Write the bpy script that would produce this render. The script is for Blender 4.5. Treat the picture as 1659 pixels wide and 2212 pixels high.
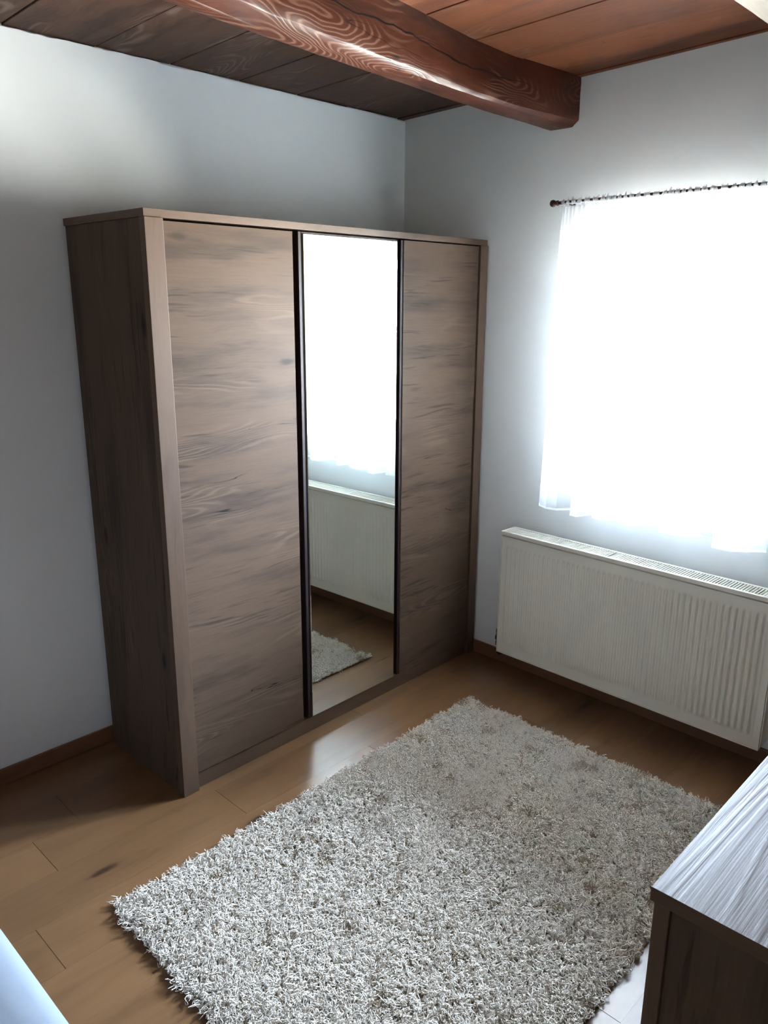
import bpy, bmesh, math, random
import numpy as np
from mathutils import Vector, Matrix

for o in list(bpy.data.objects):
    bpy.data.objects.remove(o)
scene = bpy.context.scene
col = scene.collection
random.seed(7)
PI = math.pi

# ------------------------------------------------------------------ camera
F_PX = 1695.946
CAM = Vector((-3.0148, -2.7826, 1.7417))
YAW, PITCH, ROLL = 0.80325, 0.26453, 0.00552
f0 = Vector((math.sin(YAW), math.cos(YAW), 0)); r0 = Vector((math.cos(YAW), -math.sin(YAW), 0)); u0 = Vector((0, 0, 1))
fw = f0*math.cos(PITCH) - u0*math.sin(PITCH); up = u0*math.cos(PITCH) + f0*math.sin(PITCH)
rt = r0*math.cos(ROLL) + up*math.sin(ROLL); up = up*math.cos(ROLL) - r0*math.sin(ROLL)
cd = bpy.data.cameras.new('camera'); cam = bpy.data.objects.new('camera', cd); col.objects.link(cam)
cam.matrix_world = Matrix(((rt.x, up.x, -fw.x, CAM.x), (rt.y, up.y, -fw.y, CAM.y), (rt.z, up.z, -fw.z, CAM.z), (0, 0, 0, 1)))
cd.sensor_fit = 'HORIZONTAL'; cd.sensor_width = 36.0; cd.lens = F_PX/1659*36.0
cd.clip_start = 0.02
scene.camera = cam

# ------------------------------------------------------------------ light, exposure
SKY = 34.0
EXPOSURE = 3.68
scene.view_settings.view_transform = 'Standard'; scene.view_settings.look = 'None'
scene.view_settings.gamma = 1.0; scene.view_settings.exposure = EXPOSURE
scene.view_settings.use_curve_mapping = False
scene.cycles.max_bounces = 14; scene.cycles.diffuse_bounces = 7; scene.cycles.glossy_bounces = 6
scene.cycles.transmission_bounces = 10; scene.cycles.transparent_max_bounces = 16
scene.cycles.sample_clamp_indirect = 6.0
scene.cycles.use_denoising = True

wd = bpy.data.worlds.new('overcast_sky'); scene.world = wd; wd.use_nodes = True
nt = wd.node_tree; nt.nodes.clear()
out = nt.nodes.new('ShaderNodeOutputWorld'); bg = nt.nodes.new('ShaderNodeBackground')
tc = nt.nodes.new('ShaderNodeTexCoord'); sx = nt.nodes.new('ShaderNodeSeparateXYZ'); rp = nt.nodes.new('ShaderNodeValToRGB')
nt.links.new(tc.outputs['Generated'], sx.inputs[0]); nt.links.new(sx.outputs['Z'], rp.inputs[0])
mp = nt.nodes.new('ShaderNodeMapRange'); mp.inputs['From Min'].default_value = -1; mp.inputs['From Max'].default_value = 1
nt.links.new(sx.outputs['Z'], mp.inputs['Value']); nt.links.new(mp.outputs[0], rp.inputs[0])
rp.color_ramp.elements[0].position = 0.46; rp.color_ramp.elements[0].color = (1.0, 0.97, 0.90, 1)
rp.color_ramp.elements[1].position = 0.52; rp.color_ramp.elements[1].color = (0.68, 0.82, 1.03, 1)
e = rp.color_ramp.elements.new(1.0); e.color = (0.64, 0.80, 1.04, 1)
bg.inputs['Strength'].default_value = SKY
nt.links.new(rp.outputs[0], bg.inputs[0]); nt.links.new(bg.outputs[0], out.inputs[0])

# ------------------------------------------------------------------ node helper
class NB:
    def __init__(s, name):
        s.m = bpy.data.materials.new(name); s.m.use_nodes = True; s.t = s.m.node_tree; s.t.nodes.clear()
        s.out = s.t.nodes.new('ShaderNodeOutputMaterial')
    def put(s, sock, v):
        if isinstance(v, bpy.types.NodeSocket): s.t.links.new(v, sock)
        elif isinstance(v, (tuple, list)):
            n = len(sock.default_value)
            sock.default_value = tuple(v) + (1,)*(n-len(v)) if n > len(v) else tuple(v)[:n]
        else: sock.default_value = v
    def math(s, op, a, b=None, c=None, clamp=False):
        n = s.t.nodes.new('ShaderNodeMath'); n.operation = op; n.use_clamp = clamp
        for i, v in enumerate((a, b, c)):
            if v is not None: s.put(n.inputs[i], v)
        return n.outputs[0]
    def smooth(s, v, a, b, lo=0.0, hi=1.0):
        n = s.t.nodes.new('ShaderNodeMapRange'); n.interpolation_type = 'SMOOTHSTEP'
        for k, x in (('Value', v), ('From Min', a), ('From Max', b), ('To Min', lo), ('To Max', hi)): s.put(n.inputs[k], x)
        return n.outputs[0]
    def noise(s, vec, scale=1, detail=3, rough=0.55, dist=0.0):
        n = s.t.nodes.new('ShaderNodeTexNoise'); n.noise_dimensions = '3D'
        s.put(n.inputs['Vector'], vec); n.inputs['Scale'].default_value = scale; n.inputs['Detail'].default_value = detail
        n.inputs['Roughness'].default_value = rough; n.inputs['Distortion'].default_value = dist
        return n.outputs['Fac']
    def comb(s, x, y, z=0.0):
        n = s.t.nodes.new('ShaderNodeCombineXYZ')
        for i, v in enumerate((x, y, z)): s.put(n.inputs[i], v)
        return n.outputs[0]
    def sep(s, v):
        n = s.t.nodes.new('ShaderNodeSeparateXYZ'); s.put(n.inputs[0], v); return n.outputs
    def uv(s):
        n = s.t.nodes.new('ShaderNodeTexCoord'); return n.outputs['UV']
    def obj(s):
        n = s.t.nodes.new('ShaderNodeTexCoord'); return n.outputs['Object']
    def mix(s, f, a, b, mode='MIX'):
        n = s.t.nodes.new('ShaderNodeMix'); n.data_type = 'RGBA'; n.blend_type = mode
        s.put(n.inputs[0], f); s.put(n.inputs[6], a); s.put(n.inputs[7], b); return n.outputs[2]
    def bump(s, h, strength=0.3, dist=0.001):
        n = s.t.nodes.new('ShaderNodeBump'); s.put(n.inputs['Height'], h); n.inputs['Strength'].default_value = strength
        n.inputs['Distance'].default_value = dist; return n.outputs[0]
    def principled(s, **kw):
        n = s.t.nodes.new('ShaderNodeBsdfPrincipled')
        for k, v in kw.items(): s.put(n.inputs[k.replace('_', ' ')], v)
        return n
    def finish(s, node):
        s.t.links.new(node.outputs[0], s.out.inputs[0]); return s.m

def plain(name, c, rough=0.5, metal=0.0, bump=0.0, bscale=200, spec=0.5):
    b = NB(name)
    n = b.noise(b.obj(), bscale*0.1, 3); cc = b.mix(b.math('MULTIPLY', n, 0.12), c, tuple(x*0.8 for x in c))
    kw = dict(Base_Color=cc, Roughness=rough, Metallic=metal, Specular_IOR_Level=spec)
    p = b.principled(**kw)
    if bump: b.put(p.inputs['Normal'], b.bump(b.noise(b.obj(), bscale, 2), bump, 0.0006))
    return b.finish(p)

def wood(name, base, dark, light, rough=0.42, smear=0.7, rings=9.0, ring_amt=0.5, ring_w=0.5, fiber=0.25, knots=0.0, knot_scale=(1.6, 4.0),
         cracks=0.0, tone=0.15, fibv=150.0, bump=0.15, stretch=1.0, spec=0.5, ring_dark=None, coat=0.0, rough_var=0.0, smear_c=(0.46, 0.68), ringmask=(0.42, 0.6), warp=0.10, dash=0.0, rv=5.0, ckv=7.0, cku=1.3, split=None):
    """grain along u, everything in metres"""
    b = NB(name); U = b.uv(); u, v, _ = b.sep(U)
    us = b.math('MULTIPLY', u, stretch)
    w = b.noise(b.comb(b.math('MULTIPLY', us, 2.2), b.math('MULTIPLY', v, 5.0)), 1, 2)
    vw = b.math('ADD', v, b.math('MULTIPLY', b.math('SUBTRACT', w, 0.5), warp))
    # knots
    kn = None
    if knots > 0:
        vo = b.t.nodes.new('ShaderNodeTexVoronoi'); vo.voronoi_dimensions = '2D'
        b.put(vo.inputs['Vector'], b.comb(b.math('MULTIPLY', u, knot_scale[0]), b.math('MULTIPLY', v, knot_scale[1]))); vo.inputs['Scale'].default_value = 1
        d = b.math('ADD', vo.outputs['Distance'], b.math('MULTIPLY', b.math('SUBTRACT', b.noise(b.comb(b.math('MULTIPLY', u, 40), b.math('MULTIPLY', v, 60)), 1, 2), 0.5), 0.07))
        r_, g_, _b = b.sep(vo.outputs['Color'])
        on = b.smooth(r_, 1-knots-0.02, 1-knots+0.02)
        kn = b.math('MULTIPLY', b.smooth(d, 0.13, 0.03), on)
        halo = b.math('MULTIPLY', b.smooth(d, 0.5, 0.0), on)
    c = b.noise(b.comb(b.math('MULTIPLY', us, 0.9), b.math('MULTIPLY', vw, rv), 3.7), 1, 1.5, 0.45)
    ph = b.math('MULTIPLY', c, rings)
    if kn is not None: ph = b.math('ADD', ph, b.math('MULTIPLY', halo, 3.0))
    jit = b.noise(b.comb(b.math('MULTIPLY', us, 14), b.math('MULTIPLY', v, 50)), 1, 2)
    ph = b.math('ADD', ph, b.math('MULTIPLY', jit, 0.35))
    tri = b.math('ABSOLUTE', b.math('SUBTRACT', b.math('MULTIPLY', b.math('FRACT', ph), 2.0), 1.0))
    ring = b.smooth(tri, ring_w-0.28, ring_w+0.28)
    rm = b.smooth(b.noise(b.comb(b.math('MULTIPLY', us, 1.3), b.math('MULTIPLY', v, 6.0), 9.1), 1, 2), ringmask[0], ringmask[1])
    rf = b.math('MULTIPLY', b.math('MULTIPLY', ring, rm), ring_amt)
    # smears
    sm = b.smooth(b.noise(b.comb(b.math('MULTIPLY', us, 1.7), b.math('MULTIPLY', vw, 11.0), 1.3), 1, 5, 0.62), smear_c[0], smear_c[1])
    sm = b.math('MULTIPLY', sm, smear)
    fb = b.noise(b.comb(b.math('MULTIPLY', us, 9.0), b.math('MULTIPLY', vw, fibv), 5.5), 1, 3, 0.6)
    fb2 = b.noise(b.comb(b.math('MULTIPLY', us, 30.0), b.math('MULTIPLY', vw, fibv*2.6), 2.5), 1, 2, 0.6)
    colr = b.mix(sm, base, dark)
    if dash:
        dn = b.noise(b.comb(b.math('MULTIPLY', us, 5.5), b.math('MULTIPLY', vw, 95.0), 6.6), 1, 2, 0.5)
        dm = b.smooth(b.noise(b.comb(b.math('MULTIPLY', us, 2.0), b.math('MULTIPLY', vw, 7.0), 2.2), 1, 2), 0.44, 0.62)
        colr = b.mix(b.math('MULTIPLY', b.math('MULTIPLY', b.smooth(dn, 0.56, 0.68), dm), dash), colr, tuple(x*0.75 for x in dark))
    colr = b.mix(rf, colr, ring_dark if ring_dark else light)
    fl = b.math('ADD', b.math('MULTIPLY', b.math('SUBTRACT', fb, 0.5), fiber*2), b.math('MULTIPLY', b.math('SUBTRACT', fb2, 0.5), fiber))
    tn = b.noise(b.comb(b.math('MULTIPLY', u, 0.45), b.math('MULTIPLY', v, 1.1), 7.7), 1, 2)
    mul = b.math('ADD', b.math('ADD', 1.0, fl), b.math('MULTIPLY', b.math('SUBTRACT', tn, 0.5), tone*2))
    grey = b.t.nodes.new('ShaderNodeCombineColor')
    for i in range(3): b.put(grey.inputs[i], mul)
    colr = b.mix(1.0, colr, grey.outputs[0], 'MULTIPLY')
    if kn is not None:
        colr = b.mix(b.math('MULTIPLY', halo, 0.25), colr, dark)
        colr = b.mix(b.math('MULTIPLY', kn, 0.85), colr, tuple(x*0.35 for x in dark))
    if cracks > 0:
        nc = b.noise(b.comb(b.math('MULTIPLY', us, cku), b.math('MULTIPLY', vw, ckv), 4.4), 1, 3, 0.5)
        lw = b.math('MULTIPLY', b.noise(b.comb(b.math('MULTIPLY', us, 5.0), b.math('MULTIPLY', v, 20.0)), 1, 1), 0.012)
        ln = b.smooth(b.math('ABSOLUTE', b.math('SUBTRACT', nc, 0.5)), lw, 0.0)
        cm = b.smooth(b.noise(b.comb(b.math('MULTIPLY', us, 2.4), b.math('MULTIPLY', v, 5.0), 8.2), 1, 2), 0.60, 0.66)
        ck = b.math('MULTIPLY', b.math('MULTIPLY', ln, cm), cracks)
        colr = b.mix(ck, colr, tuple(x*0.25 for x in dark))
    if split:
        v0, ua, ub = split
        wob = b.math('MULTIPLY', b.math('SUBTRACT', b.noise(b.comb(b.math('MULTIPLY', u, 3.0), 0.0, 1.0), 1, 4, 0.6), 0.5), 0.075)
        dv = b.math('ABSOLUTE', b.math('SUBTRACT', b.math('SUBTRACT', v, v0), wob))
        um = b.math('MULTIPLY', b.smooth(u, ua, ua+0.25), b.smooth(u, ub, ub-0.25))
        wid = b.math('MULTIPLY', um, b.math('MULTIPLY', b.noise(b.comb(b.math('MULTIPLY', u, 8.0), 3.0, 1.0), 1, 2), 0.0065))
        colr = b.mix(b.smooth(dv, b.math('ADD', wid, 0.0004), b.math('MULTIPLY', wid, 0.5)), colr, (0.004, 0.002, 0.002))
    rr = rough
    if rough_var: rr = b.math('ADD', rough, b.math('MULTIPLY', b.math('SUBTRACT', fb, 0.5), rough_var))
    p = b.principled(Base_Color=colr, Roughness=rr, Specular_IOR_Level=spec, Coat_Weight=coat, Coat_Roughness=0.25)
    if bump:
        h = b.math('ADD', b.math('MULTIPLY', fb, 0.6), b.math('MULTIPLY', ring, 0.35))
        b.put(p.inputs['Normal'], b.bump(h, bump, 0.0012))
    return b.finish(p)

# ------------------------------------------------------------------ materials
M = {}
M['wall'] = plain('wall_paint', (0.755, 0.778, 0.778), 0.85, bump=0.05, bscale=260, spec=0.2)
M['wall_dim'] = plain('low_fill_wall_tone', (0.40, 0.37, 0.34), 0.9, bump=0.05, bscale=260, spec=0.1)  # unseen walls, tone made darker to cut the bounced fill light
M['oak'] = wood('smoked_oak', (0.080, 0.052, 0.0355), (0.031, 0.022, 0.0175), (0.116, 0.080, 0.057), rough=0.48, smear=0.7, rings=24, ring_amt=0.5,
                ring_w=0.66, fiber=0.15, knots=0.10, knot_scale=(2.6, 8.0), cracks=0.95, tone=0.22, bump=0.05, spec=0.08, stretch=0.9, smear_c=(0.45, 0.74),
                warp=0.05, dash=0.65, ringmask=(0.52, 0.64), rv=8.0, ckv=13.0, cku=1.0, fibv=210.0)
M['oak_plain'] = wood('smoked_oak_edge', (0.084, 0.051, 0.033), (0.046, 0.029, 0.020), (0.104, 0.068, 0.046), rough=0.45, smear=0.45, rings=7, ring_amt=0.25,
                      ring_w=0.55, fiber=0.10, tone=0.2, bump=0.04, spec=0.25, dash=0.3)
M['oak_top'] = wood('smoked_oak_relief', (0.084, 0.051, 0.033), (0.046, 0.029, 0.020), (0.10, 0.066, 0.046), rough=0.5, smear=0.4, rings=30, ring_amt=0.15,
                    ring_w=0.55, fiber=0.10, tone=0.1, bump=0.65, spec=0.17, stretch=0.35, fibv=230, warp=0.03)
M['dark'] = plain('dark_brown_foil', (0.022, 0.013, 0.012), 0.5, spec=0.2)
M['black'] = plain('black_gap', (0.008, 0.007, 0.007), 0.7)
M['floor'] = wood('oak_laminate', (0.160, 0.082, 0.036), (0.072, 0.034, 0.016), (0.190, 0.105, 0.050), rough=0.29, smear=0.6, rings=9, ring_amt=0.22,
                  ring_w=0.55, fiber=0.10, knots=0.14, knot_scale=(1.8, 7.0), cracks=0.25, tone=0.30, bump=0.0, spec=0.5, stretch=0.8, smear_c=(0.47, 0.8), warp=0.07)
M['skirt'] = wood('oak_skirting', (0.165, 0.076, 0.037), (0.10, 0.046, 0.024), (0.20, 0.10, 0.052), rough=0.38, smear=0.5, rings=6, ring_amt=0.25, fiber=0.10, bump=0.0)
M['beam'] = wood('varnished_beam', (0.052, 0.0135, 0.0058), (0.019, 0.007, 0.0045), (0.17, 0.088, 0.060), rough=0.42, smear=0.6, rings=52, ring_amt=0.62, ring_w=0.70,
                 fiber=0.28, knots=0.26, knot_scale=(1.7, 5.0), cracks=1.0, tone=0.3, bump=0.5, ringmask=(0.46, 0.60), fibv=90, rough_var=0.25, stretch=1.3, spec=0.17, warp=0.12,
                 split=(2.372, 4.9, 6.35))
M['beam_pale'] = wood('pale_beam', (0.125, 0.102, 0.072), (0.085, 0.066, 0.046), (0.15, 0.125, 0.092), rough=0.7, smear=0.4, rings=10, ring_amt=0.3, fiber=0.15, bump=0.2, spec=0.1)  # second beam has a paler, more matte base colour than the first
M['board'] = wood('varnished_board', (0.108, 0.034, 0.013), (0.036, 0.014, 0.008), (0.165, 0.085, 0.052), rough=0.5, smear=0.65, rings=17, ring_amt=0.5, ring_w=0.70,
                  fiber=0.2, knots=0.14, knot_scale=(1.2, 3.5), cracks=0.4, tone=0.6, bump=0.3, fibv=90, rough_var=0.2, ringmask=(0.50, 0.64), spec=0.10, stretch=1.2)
M['board_grey'] = wood('grey_brown_board', (0.058, 0.031, 0.021), (0.023, 0.014, 0.011), (0.135, 0.096, 0.076), rough=0.6, smear=0.65, rings=26, ring_amt=0.6, ring_w=0.68,
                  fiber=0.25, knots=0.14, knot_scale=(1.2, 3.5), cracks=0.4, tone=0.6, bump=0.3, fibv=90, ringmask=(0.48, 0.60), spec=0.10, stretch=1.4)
M['radiator'] = plain('cream_white_enamel', (0.75, 0.73, 0.65), 0.38)
M['rad_in'] = plain('convector_shade', (0.012, 0.014, 0.018), 0.6)  # near-black colour paints the shade inside the radiator
M['bronze'] = plain('dark_bronze', (0.10, 0.06, 0.04), 0.35, metal=0.8)
M['rodmat'] = plain('brown_metal', (0.07, 0.035, 0.025), 0.4, metal=0.3)
M['pvc'] = plain('white_window_plastic', (0.80, 0.80, 0.79), 0.35)
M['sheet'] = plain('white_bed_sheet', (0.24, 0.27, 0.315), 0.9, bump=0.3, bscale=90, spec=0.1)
M['matt'] = plain('mattress_fabric', (0.70, 0.69, 0.66), 0.9, spec=0.1)
M['backing'] = plain('rug_backing', (0.30, 0.27, 0.22), 0.95, spec=0.1)
b = NB('mirror_glass'); M['mirror'] = b.finish(b.principled(Base_Color=(0.84, 0.90, 0.87), Metallic=1.0, Roughness=0.0))
b = NB('window_glass')
fr = b.t.nodes.new('ShaderNodeFresnel'); fr.inputs[0].default_value = 1.5
tr = b.t.nodes.new('ShaderNodeBsdfTransparent'); tr.inputs[0].default_value = (0.93, 0.95, 0.95, 1)
gl = b.t.nodes.new('ShaderNodeBsdfGlossy'); gl.inputs['Roughness'].default_value = 0.0
mx = b.t.nodes.new('ShaderNodeMixShader'); b.put(mx.inputs[0], fr.outputs[0]); b.t.links.new(tr.outputs[0], mx.inputs[1]); b.t.links.new(gl.outputs[0], mx.inputs[2])
M['glass'] = b.finish(mx)
b = NB('sheer_voile')
tr = b.t.nodes.new('ShaderNodeBsdfTransparent'); tr.inputs[0].default_value = (1, 1, 1, 1)
tl = b.t.nodes.new('ShaderNodeBsdfTranslucent'); tl.inputs[0].default_value = (0.92, 0.94, 0.96, 1)
df = b.t.nodes.new('ShaderNodeBsdfDiffuse'); df.inputs[0].default_value = (0.92, 0.93, 0.94, 1)
m1 = b.t.nodes.new('ShaderNodeMixShader'); m1.inputs[0].default_value = 0.45; b.t.links.new(tl.outputs[0], m1.inputs[1]); b.t.links.new(df.outputs[0], m1.inputs[2])
m2 = b.t.nodes.new('ShaderNodeMixShader'); m2.inputs[0].default_value = 0.29
b.t.links.new(tr.outputs[0], m2.inputs[1]); b.t.links.new(m1.outputs[0], m2.inputs[2]); M['voile'] = b.finish(m2)
b = NB('voile_hem')
m2 = b.t.nodes.new('ShaderNodeMixShader'); m2.inputs[0].default_value = 0.85
tr = b.t.nodes.new('ShaderNodeBsdfTransparent'); tl = b.t.nodes.new('ShaderNodeBsdfTranslucent'); tl.inputs[0].default_value = (0.9, 0.92, 0.94, 1)
df = b.t.nodes.new('ShaderNodeBsdfDiffuse'); df.inputs[0].default_value = (0.9, 0.92, 0.94, 1)
m1 = b.t.nodes.new('ShaderNodeMixShader'); b.t.links.new(tl.outputs[0], m1.inputs[1]); b.t.links.new(df.outputs[0], m1.inputs[2])
b.t.links.new(tr.outputs[0], m2.inputs[1]); b.t.links.new(m1.outputs[0], m2.inputs[2]); M['hem'] = b.finish(m2)
b = NB('shaggy_yarn')
at = b.t.nodes.new('ShaderNodeAttribute'); at.attribute_name = 'yarn'; yr, yg, yb_ = b.sep(at.outputs['Vector'])
cA = b.mix(yr, (0.72, 0.655, 0.575), (0.84, 0.785, 0.71)); cA = b.mix(yg, cA, (0.33, 0.255, 0.165))
M['yarn'] = b.finish(b.principled(Base_Color=cA, Roughness=0.85, Specular_IOR_Level=0.15))

# ------------------------------------------------------------------ mesh helper
class MB:
    def __init__(s): s.v, s.f, s.uv, s.sm = [], [], [], []
    def quad(s, pts, uvs, smooth=False):
        i = len(s.v); s.v += [tuple(p) for p in pts]; s.f.append(tuple(range(i, i+len(pts)))); s.uv += list(uvs); s.sm.append(smooth)
    def box(s, x0, x1, y0, y1, z0, z1, g='x', seed=None):
        ru, rv = seed if seed else (random.uniform(0, 50), random.uniform(0, 50))
        c = [(x, y, z) for z in (z0, z1) for y in (y0, y1) for x in (x0, x1)]
        i = len(s.v); s.v += c
        for f, n in (((0, 2, 3, 1), 2), ((4, 5, 7, 6), 2), ((0, 1, 5, 4), 1), ((2, 6, 7, 3), 1), ((0, 4, 6, 2), 0), ((1, 3, 7, 5), 0)):
            s.f.append(tuple(i+k for k in f)); s.sm.append(False)
            ax = [a for a in range(3) if a != n]; gi = 'xyz'.index(g)
            ua = gi if gi in ax else ax[0]; va = [a for a in ax if a != ua][0]
            for k in f: s.uv.append((c[k][ua]+ru, c[k][va]+rv + n*0.31))
        return s
    def lathe(s, prof, c, axis='z', n=20):
        i = len(s.v)
        for (r, h) in prof:
            for k in range(n):
                a = 2*PI*k/n; p = (r*math.cos(a), r*math.sin(a), h)
                if axis == 'x': p = (p[2], p[0], p[1])
                if axis == 'y': p = (p[1], p[2], p[0])
                s.v.append((p[0]+c[0], p[1]+c[1], p[2]+c[2]))
        for j in range(len(prof)-1):
            for k in range(n):
                f = (i+j*n+k, i+j*n+(k+1) % n, i+(j+1)*n+(k+1) % n, i+(j+1)*n+k); s.f.append(f); s.sm.append(True)
                s.uv += [(0, 0)]*4
        for j in (0, len(prof)-1):
            s.f.append(tuple(i+j*n+k for k in (range(n-1, -1, -1) if j == 0 else range(n)))); s.sm.append(False); s.uv += [(0, 0)]*n
        return s
    def tube(s, pts, r, n=10):
        i = len(s.v); pts = [Vector(p) for p in pts]
        for j, p in enumerate(pts):
            d = (pts[min(j+1, len(pts)-1)]-pts[max(j-1, 0)]).normalized()
            a = d.cross(Vector((0, 0, 1)) if abs(d.z) < 0.9 else Vector((1, 0, 0))).normalized(); bb = d.cross(a)
            for k in range(n):
                t = 2*PI*k/n; s.v.append(tuple(p+a*r*math.cos(t)+bb*r*math.sin(t)))
        for j in range(len(pts)-1):
            for k in range(n):
                s.f.append((i+j*n+k, i+(j+1)*n+k, i+(j+1)*n+(k+1) % n, i+j*n+(k+1) % n)); s.sm.append(True); s.uv += [(0, 0)]*4
        for j in (0, len(pts)-1):
            s.f.append(tuple(i+j*n+k for k in range(n))); s.sm.append(False); s.uv += [(0, 0)]*n
        return s
    def grid(s, P, UV, smooth=True):
        """P[j][i] points"""
        i0 = len(s.v); nj, ni = len(P), len(P[0])
        for row in P: s.v += [tuple(p) for p in row]
        for j in range(nj-1):
            for i in range(ni-1):
                s.f.append((i0+j*ni+i, i0+j*ni+i+1, i0+(j+1)*ni+i+1, i0+(j+1)*ni+i)); s.sm.append(smooth)
                s.uv += [UV[j][i], UV[j][i+1], UV[j+1][i+1], UV[j+1][i]]
        return s
    def build(s, name, mat, parent=None, bevel=0.0, fix=True):
        me = bpy.data.meshes.new(name); me.from_pydata(s.v, [], s.f)
        l = me.uv_layers.new(name='UVMap'); l.data.foreach_set('uv', [c for p in s.uv for c in p])
        me.polygons.foreach_set('use_smooth', s.sm)
        if fix:
            bm = bmesh.new(); bm.from_mesh(me); bmesh.ops.recalc_face_normals(bm, faces=bm.faces); bm.to_mesh(me); bm.free()
        me.materials.append(mat); me.update()
        o = bpy.data.objects.new(name, me); col.objects.link(o)
        if parent: o.parent = parent
        if bevel:
            m = o.modifiers.new('soft_edges', 'BEVEL'); m.width = bevel; m.segments = 2; m.limit_method = 'ANGLE'; m.angle_limit = 0.6
        return o

def empty(name, loc, rz=0.0):
    o = bpy.data.objects.new(name, None); col.objects.link(o); o.location = loc; o.rotation_euler = (0, 0, rz); o.empty_display_size = 0.1; return o
def tag(o, label, cat, group=None, kind=None):
    o['label'] = label; o['category'] = cat
    if group: o['group'] = group
    if kind: o['kind'] = kind
    return o
def struct(o, label, cat):
    o['kind'] = 'structure'; o['label'] = label; o['category'] = cat; return o

# ------------------------------------------------------------------ the room
H0, SLOPE = 2.5657, 0.0244
BETA = 0.01441                       # the window wall is a little out of square
TH = -(PI/2+BETA)
XL, YN = -4.65, -3.6                 # left wall, near wall
def zc(y): return H0 - SLOPE*y
def WW(d, o=0.0, z=0.0):             # point on the window wall, o metres into the room
    return Vector((-math.sin(BETA)*d - math.cos(BETA)*o, -math.cos(BETA)*d + math.sin(BETA)*o, z))

# floor: laminate planks running along x
PW, PL = 0.1915, 1.34
m = MB(); m.box(XL-0.1, 0.45, YN-0.1, 0.1, -0.03, -0.0025)
known = {0: -1.633, -1: -2.22, 1: -2.37, -2: -2.057, 7: -1.477}
for k in range(-4, 16):
    y1 = -0.598 - PW*k; y0 = y1-PW
    j0 = known.get(k, random.uniform(0, PL))
    j = j0 - PL*math.ceil((j0-XL+0.1)/PL)
    while j < 0.3:
        a, c = max(j, XL-0.1), min(j+PL, 0.2)
        if c-a > 0.02 and y0 < 0.1: m.box(a+0.0008, c-0.0008, y0+0.00015, min(y1, 0.1)-0.00015, -0.0025, 0.0, 'x')
        j += PL
struct(m.build('floor', M['floor']), 'light brown oak laminate floor laid in long planks', 'floor')

# back wall, with the ragged plaster edge under the boards
m = MB(); m.box(XL-0.1, 0.05, 0.012, 0.14, 0, 2.70)
top = []; n = 420
rr = random.Random(3); zz = 0
P = [[], [], []]; UV = [[], [], []]
for i in range(n+1):
    x = XL + (0-XL)*i/n
    zz = zz*0.75 + rr.uniform(-0.0022, 0.0022); z = H0-0.0045+zz
    P[0].append((x, 0, 0)); P[1].append((x, 0, z)); P[2].append((x, 0.03, z+0.004))
    for q in range(3): UV[q].append((x, q))
m.grid(P, UV, False)
struct(m.build('wall_back', M['wall'], fix=False), 'pale grey painted wall behind the wardrobe', 'wall')
m = MB(); m.box(XL-0.12, XL, YN-0.1, 0.1, 0, 2.75)
struct(m.build('wall_left', M['wall_dim']), 'unseen wall at the head of the bed, toned dim to cut fill light', 'wall')
m = MB(); m.box(XL-0.1, 0.3, YN-0.12, YN, 0, 2.80)
struct(m.build('wall_near', M['wall_dim']), 'unseen wall behind the drawer chest, toned dim to cut fill light', 'wall')

# window wall with an opening (local: x along the wall, y outward)
WD0, WD1, WZ0, WZ1, WT = 1.03, 1.84, 0.925, 2.04, 0.34
m = MB()
m.box(-0.2, WD0, 0, WT, 0, 2.8); m.box(WD1, 3.9, 0, WT, 0, 2.8); m.box(WD0, WD1, 0, WT, 0, WZ0); m.box(WD0, WD1, 0, WT, WZ1, 2.8)
o = m.build('wall_right', M['wall']); o.rotation_euler = (0, 0, TH)
struct(o, 'pale grey painted wall with the window and the radiator', 'wall')

# ceiling boards along y
m = MB(); m.box(XL-0.1, 0.45, YN-0.15, 0.1, 0.02, 0.05)
seams = [0.42, -0.045, -0.37, -0.66, -0.955, -1.262, -1.55, -1.86, -2.17, -2.5, -2.8, -3.12, -3.4, -3.72, -4.05, -4.4, -4.78]
for a, c in zip(seams[1:], seams[:-1]):
    dz = random.uniform(0, 0.004)
    m.box(a+0.0022, c-0.0022, YN-0.15, -0.9, dz, 0.02, 'y'); m.box(a+0.0022, c-0.0022, -0.898, 0.1, dz, 0.02, 'y')
m.v = [(x, y, z+zc(y)) for x, y, z in m.v]
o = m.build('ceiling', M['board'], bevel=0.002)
o.data.materials.append(M['board_grey'])      # the boards between the first beam and the back wall have a darker, greyer base colour
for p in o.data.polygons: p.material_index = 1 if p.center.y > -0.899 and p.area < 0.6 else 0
struct(o, 'old brown varnished board ceiling with dark seams', 'ceiling')

def skirting(name, length, loc, rz, label):
    mm = MB(); mm.box(0, length, -0.014, -0.0005, 0.0, 0.062, 'x')
    o = mm.build(name, M['skirt'], bevel=0.003); o.location = loc; o.rotation_euler = (0, 0, rz); return struct(o, label, 'baseboard')
skirting('baseboard_back', 4.6, (XL+0.02, 0, 0), 0, 'brown wooden baseboard along the wall behind the wardrobe')
skirting('baseboard_right', 3.58, (0, 0, 0), TH, 'brown wooden baseboard along the wall under the radiator')
skirting('baseboard_left', 3.5, (XL, -3.58, 0), PI/2, 'brown wooden baseboard along the wall at the bed head')
skirting('baseboard_near', 4.4, (-0.2, YN, 0), PI, 'brown wooden baseboard along the near wall')

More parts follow.
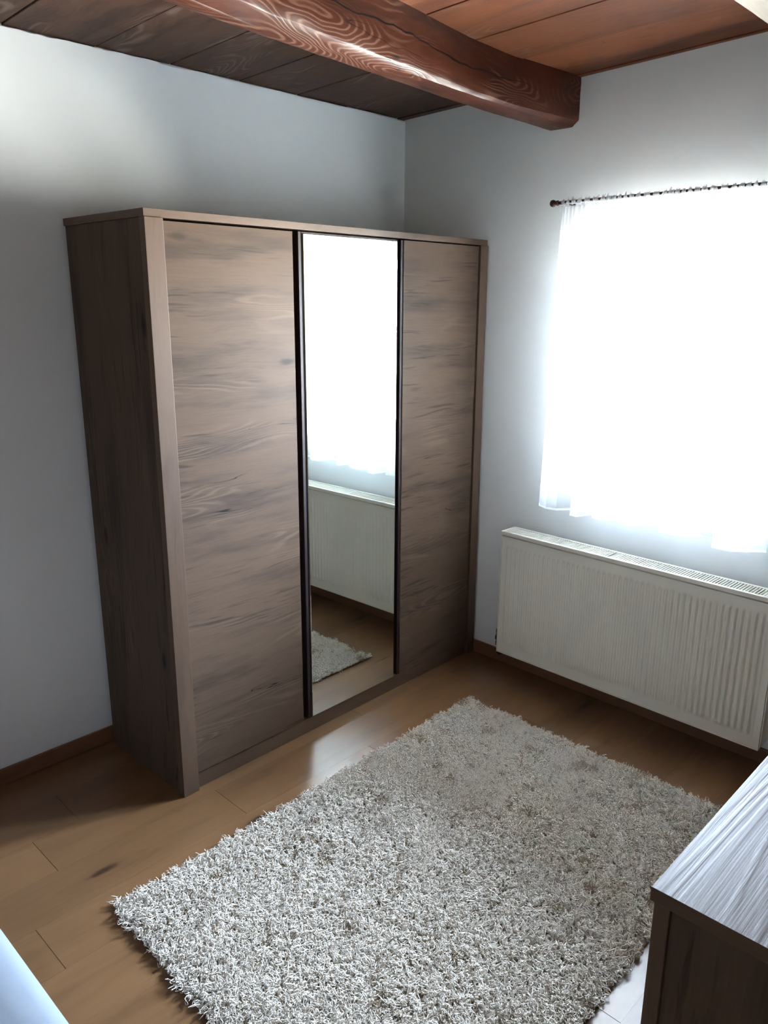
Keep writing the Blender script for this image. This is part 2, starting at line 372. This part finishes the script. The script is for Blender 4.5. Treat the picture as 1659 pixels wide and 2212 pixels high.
# ------------------------------------------------------------------ ceiling beams
def beam(name, st, seed, label, mat='beam'):
    """st: list of (x, far y, lower y, upper y, upper z, near top y, bottom z)"""
    rg = random.Random(seed); st = sorted(st)
    xs = [s[0] for s in st]; X = np.linspace(xs[0], xs[-1], 150)
    cols = [np.interp(X, xs, [s[k] for s in st]) for k in range(1, 7)]
    prof = []
    nz = [0]*16
    P, UV = [], []
    for i, x in enumerate(X):
        fy, ly, uy, uz, ty, bz = [c[i] for c in cols]
        zt = zc(uy)+0.004
        pts = [(fy+0.004, zt), (fy+0.004, bz+0.012), (fy, bz+0.003), (fy-0.006, bz), ((fy+ly)/2, bz), (ly+0.004, bz), (ly-0.002, bz+0.001)]
        pts += [((ly+uy)/2-0.0015, (bz+uz)/2-0.0015), (uy+0.002, uz-0.002), (uy, uz+0.003)]
        for t in (0.3, 0.6, 0.85): pts.append((uy+(ty-uy)*t, uz+(zt-uz)*t))
        pts.append((ty, zt-0.004)); pts.append((ty, zt))
        row, uvr = [], []; s = 0; pv = None
        for q, (y, z) in enumerate(pts):
            nz[q] = nz[q]*0.86 + rg.uniform(-0.0010, 0.0010)
            y2 = y + nz[q]*(0.8 if 0 < q < 14 else 0); z2 = z + (nz[q] if 0 < q < 12 else 0)
            if pv: s += math.hypot(y-pv[0], z-pv[1])
            pv = (y, z); row.append((x, y2, z2)); uvr.append((x+seed*3.3, s+seed))
        P.append(row); UV.append(uvr)
    m = MB()
    for q0, q1 in ((0, 2), (2, 6), (6, 8), (8, 14)):
        m.grid([r[q0:q1+1] for r in P], [r[q0:q1+1] for r in UV], True)
    for row in (P[0], P[-1]): m.quad(row, [(p[1], p[2]) for p in row])
    o = m.build(name, M[mat], fix=False)
    return struct(o, label, 'ceiling beam')
bz = 2.413
beam('trim_1', [(0.05, -0.817, -0.925, -0.955, 2.438, -0.958, bz), (-0.12, -0.822, -0.925, -0.951, 2.432, -0.945, bz), (-0.43, -0.832, -0.93, -0.949, 2.426, -0.92, bz), (-0.7, -0.850, -0.946, -0.963, 2.426, -0.932, bz),
                (-1.1, -0.884, -0.97, -0.990, 2.430, -0.985, bz), (-1.33, -0.902, -0.978, -1.003, 2.432, -1.005, bz), (-1.6, -0.925, -0.965, -1.015, 2.436, -1.02, bz),
                (-1.9, -0.953, -1.02, -1.07, 2.44, -1.07, bz), (-4.6, -1.12, -1.20, -1.25, 2.44, -1.25, bz)], 2,
     'dark varnished hand-hewn ceiling beam crossing above the wardrobe')
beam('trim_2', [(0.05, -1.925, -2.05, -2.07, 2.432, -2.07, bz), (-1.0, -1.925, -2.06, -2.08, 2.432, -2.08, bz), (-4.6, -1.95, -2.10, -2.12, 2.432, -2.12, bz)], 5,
     'pale ceiling beam above the window, only its underside showing', 'beam_pale')

# ------------------------------------------------------------------ window
win = empty('window_1', WW((WD0+WD1)/2, 0, WZ0), TH); struct(win, 'white plastic window glowing behind the sheer curtain', 'window')
hw, hh = (WD1-WD0)/2, WZ1-WZ0
def ring_boxes(m, x0, x1, z0, z1, w, y0, y1):
    m.box(x0, x0+w, y0, y1, z0, z1); m.box(x1-w, x1, y0, y1, z0, z1); m.box(x0+w, x1-w, y0, y1, z0, z0+w); m.box(x0+w, x1-w, y0, y1, z1-w, z1)
m = MB(); ring_boxes(m, -hw, hw, 0.0, hh, 0.05, 0.17, 0.24); m.build('window_frame', M['pvc'], win, 0.004)
for s in (-1, 1):
    x0, x1 = (-hw+0.045, 0.0) if s < 0 else (0.0, hw-0.045)
    m = MB(); ring_boxes(m, x0+0.001, x1-0.001, 0.045, hh-0.045, 0.055, 0.155, 0.215); sash = m.build('window_sash', M['pvc'], win, 0.004)
    m = MB(); m.box(x0+0.05, x1-0.05, 0.183, 0.187, 0.095, hh-0.095); m.build('window_pane', M['glass'], sash)
m = MB(); m.box(-hw+0.001, hw-0.001, -0.02, 0.17, -0.0, 0.022); m.build('window_sill', M['pvc'], win, 0.004)
pl = bpy.data.lights.new('window_portal', 'AREA'); pl.shape = 'RECTANGLE'; pl.size = WD1-WD0; pl.size_y = WZ1-WZ0
pl.cycles.is_portal = True
po = bpy.data.objects.new('window_portal', pl); col.objects.link(po)
c = WW((WD0+WD1)/2, -0.30, (WZ0+WZ1)/2); n = Vector((-math.cos(BETA), math.sin(BETA), 0)); ux = Vector((-math.sin(BETA), -math.cos(BETA), 0))
# light looks along local -Z = n ; local X = along the wall
zx = -n; yx = zx.cross(ux)
po.matrix_world = Matrix(((ux.x, yx.x, zx.x, c.x), (ux.y, yx.y, zx.y, c.y), (ux.z, yx.z, zx.z, c.z), (0, 0, 0, 1)))

# ------------------------------------------------------------------ curtain rod and curtain (local: x along wall, y outward)
RZ, RO = 2.118, -0.10
rod = tag(empty('curtain_rod', WW(1.42, 0, RZ), TH), 'thin dark brown curtain rod with ball finials above the window', 'curtain rod')
m = MB(); m.tube([(-0.475, RO, 0), (0.475, RO, 0)], 0.0065, 14); m.build('pole', M['rodmat'], rod)
for s in (-1, 1):
    m = MB(); m.lathe([(0.0065, 0.0), (0.010, 0.001), (0.0105, 0.007), (0.006, 0.010), (0.0075, 0.013), (0.0125, 0.019), (0.0145, 0.026), (0.0125, 0.033), (0.006, 0.038), (0.0005, 0.0395)], (0, 0, 0), 'x', 20)
    o = m.build('finial', M['rodmat'], rod); o.location = (s*0.472, RO, 0); o.rotation_euler = (0, 0, 0 if s > 0 else PI)
    m = MB(); m.tube([(s*0.464, RO, 0), (s*0.464, -0.004, 0)], 0.0035, 10); m.lathe([(0.009, -0.0005), (0.009, -0.006), (0.004, -0.008)], (s*0.464, 0, 0), 'y', 18)
    m.build('rod_bracket', M['rodmat'], rod)

cur = tag(empty('sheer_curtain', WW(1.42, 0, 0.86), TH), 'white sheer voile curtain gathered on the rod over the window', 'curtain')
hemc = [(0.935, -0.085), (0.955, -0.125), (1.0, -0.14), (1.04, -0.12), (1.075, -0.055), (1.10, -0.075), (1.115, -0.13), (1.15, -0.135), (1.175, -0.09), (1.20, -0.055), (1.215, -0.12), (1.26, -0.14), (1.30, -0.12),
        (1.325, -0.06), (1.345, -0.07), (1.36, -0.13), (1.39, -0.13), (1.42, -0.075), (1.475, -0.05), (1.50, -0.07), (1.52, -0.14), (1.57, -0.15), (1.61, -0.12), (1.65, -0.06), (1.69, -0.05), (1.71, -0.10), (1.73, -0.145), (1.80, -0.15),
        (1.85, -0.135), (1.885, -0.10), (1.905, -0.09)]
hx = [h[0] for h in hemc]; ho = [h[1] for h in hemc]
NI, NJ = 720, 44
rg = random.Random(11)
ph = [rg.uniform(0, 6.28) for _ in range(6)]
def cur_pt(s, t):
    """s 0..1 across, t 0 bottom .. 1 rod"""
    db = 0.935+0.97*s; dt = 0.968+0.91*s
    d = db+(dt-db)*t
    e = max(0, min(1, (t-0.25)/0.75)); e = e*e*(3-2*e)
    off_b = float(np.interp(db, hx, ho)) 
    off_t = RO + 0.007*math.sin(s*2*PI*52+ph[0]+1.5*math.sin(s*31)) + 0.004*math.sin(s*2*PI*61+ph[1])
    zb = 0.868 + 0.010*math.sin(db*9+1)*0.5 + 0.004*math.sin(db*21)
    z = zb+(2.104-zb)*t
    return (d-1.42, off_b*(1-e)+off_t*e, z-0.86)
def smooth_rows(P):
    return P
P = [[cur_pt(i/NI, j/NJ) for i in range(NI+1)] for j in range(NJ+1)]
UV = [[(i/NI, j/NJ) for i in range(NI+1)] for j in range(NJ+1)]
m = MB(); m.grid(P, UV, True); drape = m.build('drape', M['voile'], cur, fix=False)
# bottom hem: a narrow doubled band
P2 = []
for j in range(3):
    row = []
    for i in range(NI+1):
        a = cur_pt(i/NI, 0); row.append((a[0], a[1]-0.0012, a[2]-0.001+0.0045*j))
    P2.append(row)
m = MB(); m.grid(P2, [[(i, j) for i in range(NI+1)] for j in range(3)], True); m.build('hem', M['hem'], cur, fix=False)
# gathered heading: casing around the rod and a ruffle standing above it
P3 = []
for j in range(11):
    row = []
    for i in range(NI+1):
        s = i/NI; d = 0.968+0.91*s
        rf = 0.5+0.5*math.sin(s*2*PI*52+ph[0]+1.5*math.sin(s*31)); rf2 = 0.5+0.5*math.sin(s*2*PI*79+ph[2]+2*math.sin(s*17))
        hid = 0.5+0.5*math.sin(s*2*PI*33+2.2*math.sin(s*23)); hid = max(0.0, min(1.0, (hid-0.25)*2.2))
        if j <= 7:        # round the room side of the rod; where the gathers part the rod shows above the cloth
            a = PI*(-0.5+j/7.0*(0.35+0.65*hid)); rad = 0.0085+0.0035*rf*rf2
            row.append((d-1.42+0.003*math.sin(s*300+j), RO-rad*math.cos(a), RZ-0.86+rad*math.sin(a)))
        else:
            hgt = (j-7)/3.0*(0.002+0.011*rf*rf2)*hid
            p = P3[7][i]; row.append((p[0]+0.002*math.sin(s*211+j), p[1]+0.006*(rf-0.5)*(j-7)/3, p[2]+hgt))
    P3.append(row)
m = MB(); m.grid(P3, [[(i, j) for i in range(NI+1)] for j in range(11)], True); m.build('gathered_heading', M['hem'], cur, fix=False)

# ------------------------------------------------------------------ radiator (local: x along wall, y outward)
RD0, RL, RB, RT_, RF, RBK = 0.776, 1.215, 0.122, 0.720, -0.150, -0.040
rad = tag(empty('radiator', WW(RD0, 0, 0), TH), 'white ribbed panel radiator below the window', 'radiator')
def ribprof(x):
    k = (x-0.03)/0.0244
    if x < 0.03 or x > RL-0.03: return 0.0
    return 0.5-0.5*math.cos(2*PI*k)
nx = 48*8
P, UV = [], []
zs = [RB+0.004, RB+0.03, RB+0.044, RB+0.05, RB+0.056, RB+0.062, RB+0.07, 0.3, 0.45, 0.6, RT_-0.085, RT_-0.077, RT_-0.071, RT_-0.065, RT_-0.059, RT_-0.045, RT_-0.024]
for z in zs:
    row, ur = [], []
    e = min((z-(RB+0.044))/0.022, (RT_-0.059-z)/0.022); e = max(0, min(1, e)); e = e*e*(3-2*e)
    for i in range(nx+1):
        x = 0.004+(RL-0.008)*i/nx
        row.append((x, RF+0.007-0.0065*ribprof(x)*e, z)); ur.append((x, z))
    P.append(row); UV.append(ur)
m = MB(); m.grid(P, UV, True)
# folded-back rim of the front panel
for (x0, x1, z0, z1) in ((0.002, 0.0055, RB, RT_-0.02), (RL-0.0055, RL-0.002, RB, RT_-0.02)):
    m.box(x0, x1, RF+0.0035, RF+0.02, z0, z1)
m.box(0.002, RL-0.002, RF+0.0035, RF+0.02, RB, RB+0.005); m.box(0.002, RL-0.002, RF+0.0035, RF+0.02, RT_-0.026, RT_-0.0215)
m.build('front_panel', M['radiator'], rad, fix=False)
m = MB(); m.box(0.0, RL, RBK-0.018, RBK, RB+0.01, RT_-0.03); m.build('rear_panel', M['radiator'], rad, 0.003)
m = MB()
for i in range(60): x = 0.02+i*(RL-0.04)/59; m.box(x-0.0012, x+0.0012, RF+0.022, RBK-0.02, RB+0.06, RT_-0.04)
m.box(0.01, RL-0.01, (RF+RBK)/2-0.002, (RF+RBK)/2+0.002, RB+0.05, RT_-0.05)
m.box(0.006, RL-0.006, RF+0.022, RBK-0.02, RT_-0.052, RT_-0.047)  # dark plate added under the grille, standing in for shade in the slots
m.build('convector_fins_shade_plate', M['rad_in'], rad)
for x0, x1 in ((-0.003, 0.0018), (RL-0.0018, RL+0.003)):
    m = MB(); m.box(x0, x1, RF+0.008, RBK, RB+0.012, RT_); m.build('side_cover', M['radiator'], rad, 0.002)
m = MB()                                   # top grille: rails, end plates and cross bars
gz0, gz1 = RT_-0.012, RT_-0.001
m.box(0.0, RL, RF+0.004, RF+0.020, RT_-0.016, RT_); m.box(0.0, RL, RBK-0.014, RBK, RT_-0.016, RT_)
for x0, x1 in ((0.002, 0.032), (RL-0.032, RL-0.002), (RL*0.445-0.009, RL*0.445+0.009)): m.box(x0, x1, RF+0.02, RBK-0.014, gz0, gz1)
k = 0
while 0.032+k*0.0112 < RL-0.034:
    x = 0.032+k*0.0112+0.0068; m.box(x, x+0.0044, RF+0.019, RBK-0.013, gz0, gz1); k += 1
m.build('top_grille', M['radiator'], rad)
m = MB()
m.tube([(-0.03, -0.095, RB+0.05), (0.02, -0.095, RB+0.05)], 0.009, 12)
m.lathe([(0.011, 0), (0.013, 0.004), (0.013, 0.022), (0.010, 0.026), (0.0155, 0.032), (0.0165, 0.045), (0.013, 0.055), (0.0115, 0.06), (0.0125, 0.066), (0.0125, 0.082), (0.010, 0.086)], (-0.026, -0.095, RB+0.005), 'z', 8)
valve = m.build('valve', M['bronze'], rad); valve['label'] = 'dark bronze pipe valve at the lower corner'
m = MB(); m.tube([(-0.026, -0.095, RB+0.012), (-0.026, -0.095, RB-0.03), (-0.026, -0.085, RB-0.043), (-0.026, -0.06, RB-0.046), (-0.026, 0.0, RB-0.046)], 0.0075, 12); m.build('pipe', M['bronze'], rad)
for x in (0.2, RL-0.2):
    m = MB(); m.box(x-0.02, x+0.02, RBK, 0.0, RB+0.08, RT_-0.10); m.build('wall_bracket', M['radiator'], rad)

# ------------------------------------------------------------------ wardrobe (local: x right, -y towards the room, origin at the back right base)
AL = 0.01131
WW_, WDp, WH = 1.7115, 0.5157, 2.0
war = tag(empty('wardrobe', (-0.0297, -0.0154, 0), AL), 'tall smoked-oak three-door wardrobe with a mirrored middle door', 'wardrobe')
FY = -WDp
L = -WW_
def bx(name, mat, x0, x1, y0, y1, z0, z1, g='x', parent=war, bev=0.0012, seed=None):
    m = MB(); m.box(x0, x1, y0, y1, z0, z1, g, seed); return m.build(name, M[mat], parent, bev)
bx('top_panel', 'oak_plain', L-0.001, 0.001, FY-0.002, 0, WH-0.024, WH, 'x')
bx('side_panel', 'oak', L+0.004, L+0.024, FY+0.022, -0.002, 0, WH-0.0242, 'z')
bx('side_panel', 'oak', -0.024, -0.004, FY+0.022, -0.002, 0, WH-0.0242, 'z')
bx('front_post', 'oak_plain', L-0.002, L+0.0615, FY-0.007, FY+0.0218, 0, WH-0.0245, 'z')
bx('front_post', 'oak_plain', -0.0535, 0.002, FY-0.007, FY+0.0218, 0, WH-0.0245, 'z')
bx('back_panel', 'dark', L+0.024, -0.024, -0.008, -0.003, 0.05, WH-0.025)
bx('plinth', 'oak_plain', L+0.062, -0.054, FY+0.008, FY+0.03, 0, 0.064, 'x')
bx('bottom_shelf', 'dark', L+0.025, -0.025, FY+0.03, -0.01, 0.045, 0.062)
for xx in (-1.155+0.03, -0.585+0.015): pass
DZ0, DZ1, DF = 0.067, 1.9705, FY+0.001
xA0, xA1 = L+0.0645, -1.137       # left door
xM0, xM1 = -1.094, -0.594         # mirror door
xC0, xC1 = -0.556, -0.0575        # right door
d1 = bx('door', 'oak', xA0, xA1, DF, DF+0.02, DZ0, DZ1-0.002, 'x', seed=(3.1, 11.7)); d1['label'] = 'wide smoked-oak door on the left'
d2 = bx('door', 'dark', xM0, xM1, DF+0.004, DF+0.022, DZ0, DZ1, 'x'); d2['label'] = 'middle door faced with a full-length mirror'
bx('mirror', 'mirror', xM0+0.006, xM1-0.001, DF-0.0005, DF+0.0038, DZ0+0.0015, DZ1-0.006, parent=d2, bev=0.0018)
d3 = bx('door', 'oak', xC0, xC1, DF, DF+0.02, DZ0, DZ1, 'x', seed=(21.4, 5.2)); d3['label'] = 'smoked-oak door on the right'
def strip(x0, x1, parent):
    m = MB(); m.box(x0, x1, DF+0.020, DF+0.024, DZ0+0.002, DZ1); w = x1-x0
    m.box(x1-0.014, x1-0.001, DF+0.004, DF+0.020, DZ0+0.002, DZ1); m.box(x0, x0+0.002, DF+0.006, DF+0.020, DZ0+0.002, DZ1)
    o = m.build('handle_profile', M['dark'], parent, 0.001); o['label'] = 'dark brown recessed grip strip'; return o
strip(xA1+0.0005, xM0-0.0005, d2); strip(xM1+0.0005, xC0-0.0005, d3)

# ------------------------------------------------------------------ drawer chest (local: -x end faces the bed, +y front faces the wardrobe)
chest = tag(empty('drawer_chest', (-1.971, -2.365, 0), 0.0), 'smoked-oak chest beside the rug, its top bright with window light', 'chest of drawers')
CL, CD, CH = 1.45, 0.50, 0.85
def cb(name, mat, x0, x1, y0, y1, z0, z1, g='x', parent=chest, bev=0.0012): 
    m = MB(); m.box(x0, x1, y0, y1, z0, z1, g); return m.build(name, M[mat], parent, bev)
cb('top_panel', 'oak_top', 0, CL, -CD, 0, CH-0.025, CH, 'x')
for x in (0.010, CL-0.030):
    cb('side_panel', 'oak', x, x+0.020, -CD+0.01, -0.032, 0, CH-0.0252, 'z')
for x in (0.004, CL-0.056):
    cb('front_post', 'oak_plain', x, x+0.052, -0.0318, -0.006, 0, CH-0.0254, 'z')
cb('back_panel', 'dark', 0.03, CL-0.03, -CD+0.012, -CD+0.016, 0.04, CH-0.03)
cb('plinth', 'oak_plain', 0.057, CL-0.057, -0.035, -0.018, 0, 0.06)
for i in range(3):
    z0 = 0.064+i*0.2525
    dr = cb('drawer', 'oak', 0.06, CL-0.06, -0.03, -0.011, z0, z0+0.222)
    m = MB(); m.box(0.06, CL-0.06, -0.032, -0.028, z0+0.223, z0+0.250); m.build('grip_strip', M['dark'], dr)

# ------------------------------------------------------------------ bed
bed = tag(empty('bed', (-2.59, -1.15, 0), 0.0), 'bed under a plain white sheet, only one corner in view', 'bed')
bw, bl = 0.80, 2.03
m = MB(); m.box(-bl, -0.02, -bw+0.02, bw-0.02, 0.10, 0.27, 'x'); m.build('bed_base', M['oak_plain'], bed, 0.004)
for x in (-bl+0.06, -0.14):
    for y in (-bw+0.10, bw-0.10): m = MB(); m.box(x, x+0.06, y-0.03, y+0.03, 0, 0.10, 'z'); m.build('leg', M['dark'], bed, 0.003)
m = MB(); m.box(-bl+0.01, -0.012, -bw+0.012, bw-0.012, 0.271, 0.488); m.build('mattress', M['matt'], bed, 0.03)
P, UV = [], []
NX, NY = 60, 60
def sheet_axis(t, half):      # t -1..1 : flat over the top, rounded over the edge, then hanging
    a = abs(t)*(half+0.26); r = 0.045; fl = half-r
    if a <= fl: q = (a, 0)
    elif a <= fl+r*PI/2: th = (a-fl)/r; q = (fl+r*math.sin(th), -r*(1-math.cos(th)))
    else: q = (half, -r-(a-fl-r*PI/2))
    return math.copysign(q[0], t), q[1]
for j in range(NY+1):
    row, ur = [], []
    for i in range(NX+1):
        xx, dx = sheet_axis(-1+2*i/NX, bl/2); yy, dy = sheet_axis(-1+2*j/NY, bw)
        z = 0.497 + min(dx, dy)
        if min(dx, dy) > -0.001: z += 0.003*math.sin(xx*7+yy*3)*math.sin(yy*9)
        row.append((xx-bl/2, yy, z)); ur.append((xx, yy))
    P.append(row); UV.append(ur)
m = MB(); m.grid(P, UV, True); m.build('bed_sheet', M['sheet'], bed, fix=False)

# ------------------------------------------------------------------ shaggy rug
rug = tag(empty('shaggy_rug', (-1.33, -1.46, 0), 0.0), 'large cream shaggy long-pile rug on the laminate floor', 'rug')
A, B, C_, D = [np.array(p) for p in ((-0.450, -0.845), (-2.180, -0.875), (-2.215, -2.075), (-0.458, -2.062))]
org = np.array((-1.33, -1.46))
def bil(s, t):          # s: right -> left, t: far -> near
    s = s[..., None]; t = t[..., None]
    return (A*(1-s)+B*s)*(1-t) + (D*(1-s)+C_*s)*t - org
q = [bil(np.array(s), np.array(t)) for s, t in ((0.004, 0.006), (0.996, 0.006), (0.996, 0.994), (0.004, 0.994))]
m = MB(); lo = [(p[0], p[1], 0.0005) for p in q]; hi = [(p[0], p[1], 0.006) for p in q]
m.quad(hi, [(0, 0)]*4); m.quad(lo[::-1], [(0, 0)]*4)
for i in range(4): j = (i+1) % 4; m.quad([lo[i], lo[j], hi[j], hi[i]], [(0, 0)]*4)
m.build('backing', M['backing'], rug)
R = np.random.default_rng(5)
NT, PER = 18000, 4
gx = int(math.sqrt(NT*1.74/1.2)); gy = NT//gx
ii, jj = np.meshgrid(np.arange(gx), np.arange(gy)); 
s = ((ii+0.5+R.uniform(-0.42, 0.42, ii.shape))/gx).ravel(); t = ((jj+0.5+R.uniform(-0.42, 0.42, jj.shape))/gy).ravel()
T = len(s); root = bil(s, t)
lean_a = R.uniform(0, 2*PI, T); lean_m = np.abs(R.normal(0, 0.010, T))
# smooth random lean so that patches lie the same way
fld = np.sin(root[:, 0]*17+1.3*np.sin(root[:, 1]*13))+np.sin(root[:, 1]*21+2+np.sin(root[:, 0]*9)); 
lean = np.stack([np.cos(lean_a)*lean_m+0.006*np.cos(fld*2), np.sin(lean_a)*lean_m+0.006*np.sin(fld*2)], 1)
edge = np.minimum(np.minimum(s, 1-s)*1.74, np.minimum(t, 1-t)*1.2)
tanf = (R.uniform(0, 1, T) < 0.10+0.12*np.clip((t-0.3)*(1-s)*1.6, 0, 1)).astype(float)*R.uniform(0.25, 0.9, T)
# small brownish tufts gathered in spots, more of them towards the chest and the near edge
cs, ct = R.uniform(0, 1, 170), R.uniform(0, 1, 170); keep = R.uniform(0, 1, 170) < 0.25+0.75*np.clip((1-cs)*0.6+ct*0.6-0.1, 0, 1)
for a_, b_ in zip(cs[keep], ct[keep]):
    dd = np.hypot((s-a_)*1.74, (t-b_)*1.2); rr_ = R.uniform(0.010, 0.026)
    tanf = np.where((dd < rr_) & (R.uniform(0, 1, T) < 0.75), R.uniform(0.5, 0.95), tanf)
N = T*PER; rep = np.repeat(np.arange(T), PER)
p0 = root[rep]+R.normal(0, 0.0017, (N, 2)); hgt = R.uniform(0.016, 0.027, N)*np.clip(0.72+edge[rep]*9, 0.72, 1)
ang = R.uniform(0, 2*PI, N); spread = R.uniform(0.002, 0.010, N)
tip = lean[rep]*1.2+np.stack([np.cos(ang), np.sin(ang)], 1)*spread[:, None]
curl_a = R.uniform(0, 2*PI, N); curl = np.stack([np.cos(curl_a), np.sin(curl_a)], 1)*R.uniform(0.004, 0.0095, N)[:, None]
c2 = R.uniform(0, 2*PI, N); curl2 = np.stack([np.cos(c2), np.sin(c2)], 1)*R.uniform(0.002, 0.006, N)[:, None]
droop = np.where(R.uniform(0, 1, N) < 0.5, R.uniform(0.002, 0.015, N), 0)
K, SD = 11, 3
tt = np.linspace(0, 1, K)
path = np.zeros((N, K, 3))
for k, u in enumerate(tt):
    path[:, k, :2] = p0 + tip*(u**1.5) + curl*(math.sin(u*2*PI*1.45)*u**0.5) + curl2*(1-math.cos(u*2*PI*0.8))
    path[:, k, 2] = 0.005 + hgt*(u - 0.0*u) * 1.0 - droop*u**3
path[:, :, 2] = np.maximum(path[:, :, 2], 0.003)
radk = np.array([1.0, 1.0, 1.05, 1.05, 1.05, 1.05, 1.0, 1.0, 0.95, 0.85, 0.5])
rad0 = R.uniform(0.0011, 0.0015, N)
tang = np.gradient(path, axis=1); tang /= np.linalg.norm(tang, axis=2, keepdims=True)
ref = np.stack([np.cos(ang), np.sin(ang), np.zeros(N)+0.15], 1)[:, None, :]
na = np.cross(tang, ref); na /= np.linalg.norm(na, axis=2, keepdims=True)+1e-9
nb = np.cross(tang, na)
ring = np.zeros((N, K, SD, 3))
for d in range(SD):
    a = 2*PI*d/SD
    ring[:, :, d] = path + (na*math.cos(a)+nb*math.sin(a))*(rad0[:, None, None]*radk[None, :, None])
V = ring.reshape(-1, 3)
base = (np.arange(N)*K*SD)[:, None, None]
kk, dd = np.meshgrid(np.arange(K-1), np.arange(SD), indexing='ij')
qd = np.stack([kk*SD+dd, kk*SD+(dd+1) % SD, (kk+1)*SD+(dd+1) % SD, (kk+1)*SD+dd], -1).reshape(-1, 4)
Fq = (np.arange(N)*K*SD)[:, None, None]+qd[None]
Fq = Fq.reshape(-1, 4)
me = bpy.data.meshes.new('pile'); me.vertices.add(len(V)); me.vertices.foreach_set('co', V.ravel())
me.loops.add(Fq.size); me.loops.foreach_set('vertex_index', Fq.ravel().astype(np.int32))
me.polygons.add(len(Fq)); me.polygons.foreach_set('loop_start', (np.arange(len(Fq))*4).astype(np.int32))
me.polygons.foreach_set('use_smooth', np.ones(len(Fq), dtype=bool))
att = me.attributes.new('yarn', 'FLOAT_VECTOR', 'POINT')
yv = np.zeros((N, K*SD, 3)); yv[:, :, 0] = R.uniform(0, 1, N)[:, None]; yv[:, :, 1] = tanf[rep][:, None]
att.data.foreach_set('vector', yv.reshape(-1))
me.materials.append(M['yarn']); me.update(); me.validate()
pile = bpy.data.objects.new('pile', me); col.objects.link(pile); pile.parent = rug; pile['kind'] = 'stuff'
